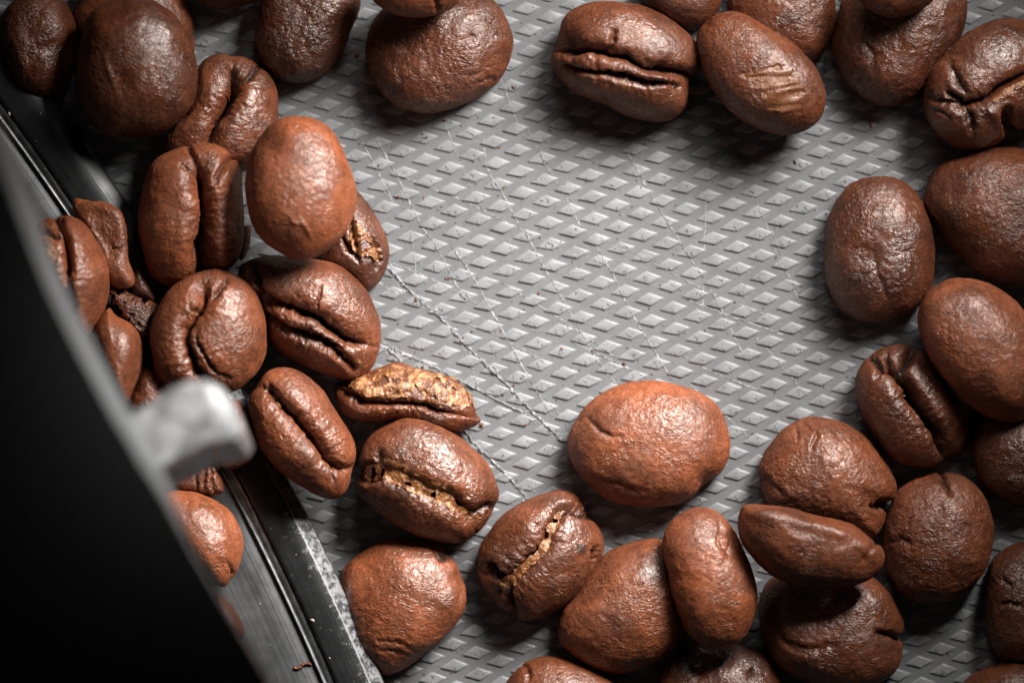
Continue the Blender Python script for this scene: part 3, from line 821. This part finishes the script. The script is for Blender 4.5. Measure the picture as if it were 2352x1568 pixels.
B("upright creased bean between the ring and the broad stepped bean", [(493, 621), (433, 634), (393, 660), (363, 696), (346, 740), (343, 789), (352, 839), (370, 878), (410, 905), (460, 915), (515, 905), (549, 900), (575, 880), (599, 850), (616, 806), (617, 760), (607, 709), (587, 666), (550, 635)],
  140, 215, .50, .4, seed=37, N=170, feats=[('crease', [(470, 665), (460, 698), (438, 735), (425, 765), (430, 800), (440, 838), (470, 880)], 60, 52, 1.1), ('crack', [(516, 640), (506, 664), (492, 682)], 7, 22), ('dent', 470, 670, 20, 22), ('crease', [(455, 760), (462, 800), (485, 840), (520, 870)], 22, 9)],
  chaff=[([(464, 685), (458, 700), (440, 716), (432, 736), (440, 738), (450, 720), (466, 705)], 4, 6)])
B("upright split bean with deep dark crease, right lobe in shadow", [(322, 460), (330, 418), (352, 376), (393, 348), (433, 336), (467, 333), (510, 342), (540, 363), (557, 397), (562, 440), (564, 500), (560, 545), (550, 580), (530, 608), (485, 628), (440, 645), (400, 655), (370, 650), (343, 628), (326, 580), (318, 523)],
  105, 225, .56, .35, seed=38, N=170, tilt=(.0, .1), feats=[('crease', [(455, 382), (464, 430), (472, 480), (468, 540), (462, 600), (470, 650)], 74, 78, 1.0), ('crack', [(462, 400), (471, 440), (476, 500), (470, 570), (466, 625)], 15, 50), ('crack', [(434, 338), (448, 366), (456, 392)], 7, 22), ('crack', [(535, 352), (516, 384), (500, 410)], 8, 18), ('crack', [(418, 378), (435, 386), (450, 392)], 5, 10)])
B("smooth reddish oval bean on top of the left heap", [(690, 270), (650, 274), (612, 298), (582, 338), (568, 380), (563, 425), (567, 470), (580, 520), (604, 560), (640, 585), (680, 596), (720, 590), (760, 570), (795, 533), (815, 480), (816, 430), (805, 378), (785, 330), (757, 295), (724, 276)],
  230, 215, .72, .5, seed=39, N=160, wr=.7, feats=[('ridge', [(690, 505), (705, 525), (715, 545)], 4, 4), ('dent', 620, 330, 30, 5), ('ridge', [(690, 515), (668, 508)], 4, 3)])
B("small torn bean with shiny golden chaff, tucked under the smooth reddish bean", [(815, 445), (841, 470), (866, 505), (885, 545), (891, 585), (881, 625), (852, 661), (825, 655), (790, 632), (745, 605), (740, 560), (770, 500), (790, 460)],
  0, 170, .34, .75, seed=40, N=140, feats=[('crease', [(806, 500), (815, 540), (820, 575), (822, 598)], 26, 20), ('crack', [(858, 552), (869, 585), (868, 618)], 6, 24), ('crack', [(780, 545), (800, 575), (818, 592)], 6, 20)],
  chaff=[([(809, 500), (830, 524), (852, 547), (867, 577), (866, 604), (846, 588), (824, 592), (806, 560), (806, 518)], 7, 12)])
B("creased bean with a curled tip, behind the upright split bean", [(493, 128), (520, 125), (560, 133), (593, 155), (626, 187), (641, 233), (641, 283), (628, 330), (585, 380), (520, 400), (440, 398), (385, 385), (366, 355), (370, 327), (393, 293), (427, 257), (447, 200), (462, 150)],
  30, 200, .38, .55, seed=41, N=160, wr=1.3, feats=[('crease', [(535, 140), (546, 165), (545, 190), (530, 227), (507, 263), (487, 307), (470, 345)], 66, 54), ('crack', [(535, 145), (548, 172), (572, 176), (590, 158)], 7, 32), ('crack', [(540, 160), (542, 200), (522, 240), (500, 280)], 9, 34)])
# ---- on the ring, beside the cover
B("orange brown curved fragment of a broken bean on the ring", [(160, 470), (165, 455), (178, 451), (213, 457), (250, 463), (277, 482), (293, 513), (304, 556), (304, 606), (305, 648), (280, 655), (250, 645), (215, 600), (190, 550), (168, 505)],
  150, 130, .70, .35, seed=42, N=120, tilt=(.25, -.1), e=2.0, eq=.5, lump=1.6, feats=[('dent', 240, 560, 45, 26), ('ridge', [(200, 470), (265, 490), (295, 540)], 12, 10), ('crack', [(262, 560), (280, 568), (298, 566)], 4, 10), ('scuff', [(170, 460), (220, 470), (270, 540), (290, 620), (250, 630), (190, 520)], .5)], name="bean_fragment", cat="bean fragment", group="broken bean pieces")
B("upright bean pressed against the black cover's grey rim, split down its left side", [(88, 520), (110, 502), (150, 497), (190, 510), (220, 545), (244, 590), (253, 640), (248, 690), (235, 732), (216, 765), (200, 773), (180, 745), (150, 690), (112, 620), (84, 560)],
  190, 220, .62, .4, seed=43, N=150, feats=[('crease', [(128, 503), (148, 535), (154, 590), (154, 650), (170, 715)], 30, 60, 1.0), ('crack', [(95, 530), (118, 535), (135, 548)], 6, 20)],
  chaff=[([(106, 540), (128, 555), (136, 600), (132, 650), (118, 620), (108, 580)], 4, 8)])
B("dark pitted fragment of a broken bean wedged beside the upright creased bean", [(248, 668), (258, 655), (275, 656), (300, 668), (352, 690), (365, 720), (352, 765), (333, 780), (300, 760), (265, 720)],
  140, 110, .22, .5, seed=44, N=110, feats=[('pits', 10)], wr=2.5, name="bean_fragment", cat="bean fragment", group="broken bean pieces")
B("smooth bean squeezed between the grey rim and the upright creased bean", [(215, 770), (225, 735), (250, 706), (268, 722), (300, 738), (323, 769), (331, 808), (327, 849), (311, 889), (292, 924), (268, 905), (240, 860), (220, 815)],
  180, 180, .50, .4, seed=45, N=120, wr=.7)
B("shiny bean just above the steel lug, mostly hidden", [(296, 940), (312, 886), (333, 848), (358, 856), (384, 884), (400, 930), (380, 970), (330, 975)], 150, 120, .62, .7, seed=46, N=100, wr=1.4)
B("dark bean end showing behind the steel lug's tip", [(500, 940), (540, 915), (565, 940), (586, 1000), (584, 1040), (560, 1066), (520, 1079), (490, 1050), (480, 990)], 135, 120, .28, .5, seed=47, N=100, wr=1.5)
B("ribbed brown fragment below the steel lug", [(395, 1112), (450, 1080), (485, 1062), (503, 1062), (509, 1090), (515, 1128), (492, 1138), (455, 1130), (420, 1125)],
  140, 80, .40, .3, seed=48, N=110, sharp=True, e=3.0, feats=[('crack', [(470, 1070), (476, 1130)], 4, 10), ('crack', [(488, 1066), (495, 1136)], 4, 10), ('crack', [(448, 1085), (455, 1128)], 4, 8)], name="bean_fragment", cat="bean fragment", group="broken bean pieces")
B("shiny light brown bean on the ring between the cover and the groove", [(370, 1140), (395, 1128), (430, 1127), (467, 1135), (517, 1163), (547, 1198), (562, 1237), (557, 1280), (541, 1315), (517, 1341), (490, 1330), (450, 1300), (405, 1240), (375, 1185)],
  130, 190, .74, .75, seed=49, N=140, feats=[('crack', [(525, 1295), (532, 1315), (528, 1335)], 5, 8)])
B("shaded bean on the brushed disc, lowest beside the cover", [(495, 1365), (520, 1375), (540, 1395), (557, 1420), (564, 1455), (545, 1480), (515, 1470), (495, 1420)], 100, 100, .12, .3, seed=50, N=90)
B("small dark chip between the split bean and the smooth reddish bean", [(560, 520), (572, 514), (579, 520), (577, 545), (570, 575), (555, 600), (545, 580), (550, 545)], 20, 60, .30, .3, seed=51, N=60, name="bean_fragment", cat="bean fragment", group="broken bean pieces")
B("dark chip in the gap under the upright split bean", [(300, 640), (318, 620), (335, 640), (350, 668), (352, 690), (325, 682), (306, 668)], 140, 60, .25, .3, seed=52, N=60, name="bean_fragment", cat="bean fragment", group="broken bean pieces")

# ---- diamonds: the 300 best seen are single parts, the rest one part ------------------
vis = np.ones(len(CELLS), bool)
for ob, O, z0 in BEANS:
    vis &= ~in_poly(CELLS, O)
RC, RR = np.array((-5239.7, 4144.4)), 6643.3
vis &= np.hypot(*(CELLS - RC).T) > RR + 5
vis &= (CELLS[:, 0] > 10) & (CELLS[:, 0] < 2342) & (CELLS[:, 1] > 5) & (CELLS[:, 1] < 1563)
order = np.argsort(np.hypot(CELLS[:, 0] - 1400, (CELLS[:, 1] - 700) * 1.2) + np.where(vis, 0, 1e6))
single = set(order[:300].tolist())
RV, RF = [], []
for n, p in enumerate(CELLS):
    x, y, _ = w(*p)
    me, V, F = DM[(n * 5 + n // 7) % 7]
    if n in single and vis[n]:
        o = link("raised_diamond", me, None, plate, (x, y, 0))
        o.rotation_euler = (0, 0, rng.uniform(-.02, .02))
        s = rng.uniform(.96, 1.03)
        o.scale = (s, s, rng.uniform(.85, 1.15))
    elif np.hypot(*(p - RC)) > RR - 20:
        b = len(RV)
        RV += [(v[0] + x, v[1] + y, v[2]) for v in V]
        RF += [[b + i for i in f] for f in F]
rest = link("outer_diamonds", mesh_np("outer_diamonds", np.array(RV), RF, True), M_DIAMOND, plate)
rest["kind"] = "stuff"

# ---- scratches: thin raised burrs that ride over the diamonds ---------------------------
def scratch(pts, wdt, ht, jag, seed):
    r = np.random.RandomState(seed)
    L = spline(pts, 14)
    seg = np.r_[0, np.cumsum(np.linalg.norm(np.diff(L, axis=0), axis=1))]
    n = max(6, int(seg[-1] / 6))
    s = np.linspace(0, seg[-1], n)
    X = np.interp(s, seg, L[:, 0]); Y = np.interp(s, seg, L[:, 1])
    dx, dy = np.gradient(X), np.gradient(Y)
    ln = np.hypot(dx, dy); nx, ny = -dy / ln, dx / ln
    X = X + nx * r.normal(0, jag, n); Y = Y + ny * r.normal(0, jag, n)
    V, F = [], []
    for i in range(n):
        ww = wdt * r.uniform(.35, 1.25) * (0.3 if i in (0, n - 1) else 1)
        z = height_at(X[i], Y[i])
        hh = ht * r.uniform(.3, 1.3)
        h2 = ht * r.uniform(.2, 1.3)
        for k, zz in ((-1, 0), (-.55, hh), (0, .0), (.55, h2), (1, 0)):
            a = w(X[i] + nx[i] * ww * k, Y[i] + ny[i] * ww * k)
            V.append((a[0], a[1], z + zz + 0.0012))
        if i:
            b = 5 * i
            F += [(b - 5 + q, b + q, b + q + 1, b - 4 + q) for q in range(4)]
    return V, F

SCR = [
 ([(885, 608), (924, 649), (968, 693), (1018, 736), (1061, 783), (1118, 839), (1161, 879), (1201, 923), (1234, 956), (1296, 1015)], 2.6, .012, 1.4),
 ([(874, 783), (934, 816), (991, 839), (1061, 876), (1118, 906), (1184, 939), (1231, 959)], 2.2, .010, 1.2),
 ([(876, 779), (901, 809), (938, 849)], 2.0, .010, 1.0),
 ([(1064, 986), (1101, 1029), (1118, 1045), (1168, 1095), (1211, 1145)], 2.4, .012, 1.2),
 ([(851, 293), (888, 363), (918, 417), (971, 523), (998, 559), (1028, 616), (1068, 689)], 1.3, .006, .6),
 ([(1038, 566), (1078, 623), (1104, 669), (1134, 723), (1168, 783), (1201, 843), (1241, 913), (1268, 956)], 1.5, .007, .7),
 ([(1208, 536), (1241, 599), (1284, 673), (1331, 756), (1378, 836), (1418, 883)], 1.3, .006, .6),
 ([(1334, 522), (1351, 539), (1401, 619), (1448, 713), (1501, 803), (1544, 873)], 1.5, .007, .7),
 ([(894, 393), (984, 430), (1068, 463), (1168, 513), (1284, 569)], 1.2, .005, .5),
 ([(1111, 300), (1118, 383), (1155, 445), (1194, 522)], 1.2, .005, .5),
 ([(1211, 293), (1251, 373), (1298, 453), (1334, 522)], 1.2, .005, .5),
 ([(1431, 333), (1484, 427), (1528, 503), (1601, 616), (1658, 713), (1698, 796), (1728, 843)], 1.3, .006, .6),
 ([(1628, 333), (1622, 440), (1619, 523), (1614, 709)], 1.2, .005, .5),
 ([(1568, 683), (1668, 723), (1801, 769)], 1.1, .005, .5),
 ([(1731, 769), (1794, 839), (1854, 909)], 1.2, .005, .5),
 ([(1568, 816), (1641, 856), (1754, 899)], 1.1, .005, .5),
 ([(1311, 783), (1418, 833), (1485, 866)], 1.2, .005, .5),
 ([(1151, 649), (1251, 709), (1351, 776), (1418, 823)], 1.2, .005, .5),
 ([(1574, 873), (1640, 932), (1700, 985), (1740, 1030)], 1.2, .005, .5),
 ([(1694, 387), (1721, 440), (1754, 500), (1790, 600), (1850, 690)], 1.2, .006, .6),
 ([(1768, 523), (1800, 600), (1845, 720)], 1.1, .005, .5),
 ([(944, 523), (952, 600), (962, 690)], 1.0, .004, .4),
 ([(800, 720 - 200), (834, 575), (890, 600), (990, 640), (1100, 700)], 1.0, .004, .4),
 ([(1000, 230), (1040, 330), (1075, 420), (1120, 500)], 1.0, .004, .4),
 ([(800, 270), (850, 360), (905, 470)], 1.1, .005, .5),
 ([(1150, 180), (1180, 260), (1210, 330)], 1.0, .004, .4),
 ([(870, 650), (1000, 720), (1120, 760), (1250, 830)], 1.0, .004, .4),
 ([(1420, 560), (1530, 620), (1650, 680), (1780, 730)], .9, .004, .4),
 ([(1060, 790), (1085, 850), (1100, 900)], 1.2, .006, .8),
 ([(1240, 900), (1290, 960), (1310, 1000)], 1.2, .006, .8),
]
for n, (pts, wd_, ht, jg) in enumerate(SCR):
    V, F = scratch(pts, wd_, ht * (1.0 if wd_ > 1.8 else 0.6), jg, 100 + n)
    link("scratch", mesh_np("scratch", np.array(V), F, False), M_SCRATCH, plate)

# short nicks on the diamond faces and plastic burr flakes: uncountable
V, F = [], []
r = np.random.RandomState(21)
sel = [i for i in range(len(CELLS)) if vis[i]]
for i in sel:
    for _ in range(r.randint(1, 4)):
        p = CELLS[i] + r.uniform(-1, 1, 2) * (17, 7)
        a = math.radians(r.choice([62, 70, 35, 100]) + r.normal(0, 12))
        L = r.uniform(5, 16)
        q = p + np.array((math.cos(a), math.sin(a))) * L
        v, f = scratch([p, q], r.uniform(.5, 1.1), .004, .4, r.randint(9999))
        b = len(V)
        V += v
        F += [[b + k for k in ff] for ff in f]
for pth in SCR[:4]:
    L = spline(pth[0], 12)
    for _ in range(16):
        c = L[r.randint(len(L))] + r.normal(0, 5, 2)
        s = r.uniform(1.2, 4.0)
        a = r.uniform(0, 6.3)
        z = height_at(*c) + .004
        b = len(V)
        for t, rad in ((0, s), (1.9, s * .6), (3.4, s * 1.1), (4.8, s * .5)):
            x, y, _ = w(c[0] + math.cos(a + t) * rad, c[1] + math.sin(a + t) * rad)
            V.append((x, y, z + r.uniform(0, .014)))
        F.append([b + 3, b + 2, b + 1, b])
nick = link("scuff_marks", mesh_np("scuff_marks", np.array(V), F, False), M_SCRATCH, plate)
nick["kind"] = "stuff"

# ---- crumbs and dust of ground coffee ------------------------------------------------------
V, F = [], []
def crumb(x, y, s, z, r, el=1.0):
    ang = r.uniform(0, 6.3)
    b = len(V)
    ca, sa = math.cos(ang), math.sin(ang)
    for d in ((1, 0, 0), (-1, 0, 0), (0, 1, 0), (0, -1, 0), (0, 0, 1), (0, 0, -.6)):
        q = np.array(d) * s / 300 * r.uniform(.6, 1.2) * np.array((el, 1 / el, .8))
        X, Y, _ = w(x, y)
        V.append((X + q[0] * ca - q[1] * sa, Y + q[0] * sa + q[1] * ca, z + q[2] + s / 300 * .4))
    for f in ((0, 2, 4), (2, 1, 4), (1, 3, 4), (3, 0, 4), (2, 0, 5), (1, 2, 5), (3, 1, 5), (0, 3, 5)):
        F.append([b + i for i in f])
r = np.random.RandomState(5)
fixed = [(1433, 836, 5), (1064, 776, 4), (971, 843, 4), (1238, 672, 4), (1196, 695, 3), (1360, 805, 3), (1178, 200, 4, 1.8), (1146, 339, 4, 1.6), (1021, 277, 4, 1.6), (1262, 299, 3, 1.6), (821, 127, 8), (1482, 330, 3), (1350, 414, 4, 1.8), (1448, 450, 3), (1157, 430, 3),
         (980, 316, 3), (913, 452, 4), (974, 458, 3, 1.8), (1087, 371, 3), (2000, 283, 8, 2.2), (1825, 372, 4, 1.8), (1647, 300, 4, 2), (1207, 975, 4), (1180, 885, 3), (1105, 975, 6), (1373, 1150, 6, 2.2), (1290, 800, 3), (955, 690, 4), (1237, 675, 4), (1030, 640, 3), (1240, 545, 3), (870, 380, 3), (1130, 1060, 3), (1290, 1012, 4, 1.8), (1155, 905, 4)]
for c in fixed:
    crumb(c[0], c[1], c[2] * 1.15, height_at(c[0], c[1]), r, c[3] if len(c) > 3 else 1.0)
for _ in range(420):
    i = sel[r.randint(len(sel))]
    p = CELLS[i] + r.uniform(-28, 28, 2)
    crumb(p[0], p[1], r.uniform(.8, 3.0), height_at(*p), r, r.uniform(1, 1.8))
cr = link("coffee_crumbs", mesh_np("coffee_crumbs", np.array(V), F, False), M_CRUMB)
tag(cr, "tiny reddish brown coffee crumbs scattered over the grey plate", "crumbs", kind="stuff")

# ---- the ring: turned metal, an arc of a large circle at the left ------------------------------
ZR = 0.36
ring = bpy.data.objects.new("grinder_ring", None)
C.objects.link(ring)
cx, cy, _ = w(RC[0], RC[1])
ring.location = (cx, cy, 0)
tag(ring, "dark worn metal ring with a bright groove along the left side", "grinder ring")
def arc(name, prof, mat, a0, a1, n, wear_and_shade=None):
    """prof: list of (radius offset in d from the outer edge, z)"""
    V, F = [], []
    m = len(prof)
    A = np.linspace(a0, a1, n)
    for a in A:
        for dr, z in prof:
            k = (H - z) / H
            X = (RC[0] + (RR + dr) * math.cos(a) - 1176) / 300 * k - cx
            Y = -((RC[1] + (RR + dr) * math.sin(a)) - 784) / 300 * k - cy
            V.append((X, Y, z))
    for i in range(n - 1):
        for j in range(m - 1):
            b = i * m + j
            F.append((b, b + 1, b + m + 1, b + m))
    me = mesh_np(name, np.array(V), np.array(F))
    if wear_and_shade is not None:
        attr(me, "wear_and_shade", (np.clip((A - math.radians(-33.5)) / math.radians(6), 0.12, 1.0)[:, None] * np.array(wear_and_shade)[None, :]).ravel())  # scuffs faded towards the upper end, painting the shade there into the wear
    return link(name, me, mat, ring)
a0, a1 = math.radians(-50), math.radians(-16)
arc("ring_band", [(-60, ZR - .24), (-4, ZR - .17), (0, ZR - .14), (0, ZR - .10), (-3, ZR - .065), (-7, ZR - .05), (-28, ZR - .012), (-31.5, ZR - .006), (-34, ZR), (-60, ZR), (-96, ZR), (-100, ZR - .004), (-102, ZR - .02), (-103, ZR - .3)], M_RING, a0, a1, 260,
    wear_and_shade=[0, .05, .1, .2, .75, .55, .5, .95, .35, .12, .05, .3, .3, .1])
arc("groove", [(-103, ZR - .10), (-104, ZR - .05), (-107, ZR - .035), (-110, ZR - .045), (-113, ZR - .07), (-116, ZR - .09), (-121, ZR - .09), (-124, ZR - .065), (-126, ZR - .05), (-129, ZR - .05), (-131, ZR - .07), (-131.5, ZR - .3)], M_GROOVE, a0, a1, 260)
arc("brushed_disc", [(-131.4, ZR - .10), (-136, ZR - .085), (-180, ZR - .085), (-300, ZR - .085), (-700, ZR - .085)], M_DISC, a0, a1, 200)
# bits lying on the ring
V, F = [], []
r = np.random.RandomState(11)
crumb(724, 1416, 6.5, ZR, r)
crumb(693, 1219, 3.0, ZR, r)
crumb(737, 1238, 4.0, ZR, r)
crumb(35, 268, 6, ZR, r); crumb(106, 267, 4, ZR, r)
for _ in range(70):
    a = r.uniform(math.radians(-42), math.radians(-22))
    d = -r.uniform(5, 260)
    x, y = RC[0] + (RR + d) * math.cos(a), RC[1] + (RR + d) * math.sin(a)
    crumb(x, y, r.uniform(.8, 2.2), ZR - (.085 if d < -131 else 0), r, r.uniform(1, 2))
dr_ = link("ring_dust", mesh_np("ring_dust", np.array(V), F, False), plain("dust_grey", (.40, .34, .29), .8, 0, 3, .5))
tag(dr_, "small pale specks and crumbs lying on the dark ring", "dust", kind="stuff")
V, F = [], []
for t in np.linspace(0, 1, 9):
    crumb(682 + 36 * t, 1526 - 10 * t + 3 * math.sin(t * 7), 6 - 3 * abs(t - .5), ZR - .08, r, 1.2)
hk = link("coffee_husk", mesh_np("coffee_husk", np.array(V), F, True), M_BEAN)
hk["tone"] = .4; hk["gloss"] = .3; hk["rough"] = .5
tag(hk, "thin brown husk sliver lying on the brushed disc at the bottom", "husk")

# ---- black cover with a grey bevel and a steel lug, close to the lens ------------------------------
cover = bpy.data.objects.new("grinder_cover", None)
C.objects.link(cover)
tag(cover, "black grinder cover with a blurred grey rim, filling the lower left", "grinder cover")
EDGE = spline([(-120, 60), (-40, 215), (3, 300), (44, 398), (84, 500), (139, 640), (212, 790), (286, 929), (334, 1010), (392, 1128), (437, 1240), (503, 1355), (570, 1466), (630, 1568), (720, 1720)], 10)
dxy = np.gradient(EDGE, axis=0)
nrm = np.c_[dxy[:, 1], -dxy[:, 0]] / np.hypot(*dxy.T)[:, None]       # points right/up, away from the cover
def bw(y):
    return 1.0 - 0.86 * min(1.0, max(0.0, (y - 1040) / 200.0))
def strip(name, rows, mat, cap=None):
    V, F = [], []
    n = len(EDGE)
    for off, z in rows:
        for p, q in zip(EDGE, nrm):
            a = p + q * (off * (1.0 if off > -20 else bw(p[1])))
            V.append(w(a[0], a[1], z))
    for k in range(len(rows) - 1):
        for i in range(n - 1):
            F.append((k * n + i, k * n + i + 1, (k + 1) * n + i + 1, (k + 1) * n + i))
    return link(name, mesh_np(name, np.array(V), np.array(F)), mat, cover)
ZC = 5.6
bev = strip("bevel_edge", [(-3, ZC - .9), (0, ZC - .42), (-2, ZC - .36), (-7, ZC - .29), (-14, ZC - .20), (-22, ZC - .10), (-30, ZC - .03), (-35, ZC)], M_COVER_EDGE)
# body: top sheet, far side and underside
V, F = [], []
n = len(EDGE)
left = [(-900, y) for y in np.linspace(0, 1750, n)]
for z, off in ((ZC - .002, -34.0), (ZC - .9, -3.0)):
    for p, q in zip(EDGE, nrm):
        a = p + q * (off * (1.0 if off > -20 else bw(p[1])))
        V.append(w(a[0], a[1], z))
    for p in left:
        V.append(w(p[0], p[1], z))
for i in range(n - 1):
    F.append((i, n + i, n + i + 1, i + 1))
    b = 2 * n
    F.append((b + i, b + i + 1, b + n + i + 1, b + n + i))
    F.append((n + i, b + n + i, b + n + i + 1, n + i + 1))
link("cover_body", mesh_np("cover_body", np.array(V), np.array(F), False), M_COVER, cover)

# steel lug that sticks out from under the bevel
import bmesh
def lug():
    outer = [(270, 960, .06), (300, 952, .06), (390, 893, .06), (430, 877, .07), (474, 873, .09), (506, 888, .10), (534, 922, .11), (557, 985, .12), (546, 1008, .11), (510, 1020, .09), (478, 1025, .06), (345, 1092, .06), (300, 1062, .06)]
    inner = [(280, 966), (306, 962), (392, 905), (428, 891), (462, 890), (482, 905), (489, 935), (490, 982), (486, 1000), (480, 1006), (470, 1012), (348, 1079), (308, 1056)]
    c = np.mean([p[:2] for p in outer], axis=0)
    zt = 4.1
    V, F = [], []
    n = len(outer)
    for p in inner:
        V.append(w(p[0], p[1], zt))
    for p, q in zip(inner, outer):
        m = (0.35 * p[0] + 0.65 * q[0], 0.35 * p[1] + 0.65 * q[1])
        V.append(w(m[0], m[1], zt - q[2] * .45))
    for q in outer:
        V.append(w(q[0], q[1], zt - q[2]))
    for s, ox, oy, z in ((1.0, 4, 6, zt - .42), (1.0, 24, 42, zt - .95), (0.9, 24, 42, zt - 1.0)):
        for p in outer:
            q = c + (np.array(p[:2]) - c) * s + np.array((ox, oy))
            V.append(w(q[0], q[1], z))
    for k in range(5):
        for i in range(n):
            j = (i + 1) % n
            F.append((k * n + i, (k + 1) * n + i, (k + 1) * n + j, k * n + j))
    F.append(list(range(n)))
    F.append(list(range(len(V) - 1, len(V) - n - 1, -1)))
    return mesh_np("steel_lug", np.array(V), F, False)
link("steel_lug", lug(), M_STEEL, cover)
# a stud that holds the cover to the machine below, out of sight
V, F = [], []
for z in (ZR - .09, ZC - .89):
    for a in np.linspace(0, 2 * math.pi, 16, endpoint=False):
        x, y, _ = w(-420, 1300)
        V.append((x + .5 * math.cos(a), y + .5 * math.sin(a), z))
for i in range(16):
    F.append((i, (i + 1) % 16, 16 + (i + 1) % 16, 16 + i))
link("stud", mesh_np("stud", np.array(V), F), M_COVER, cover)
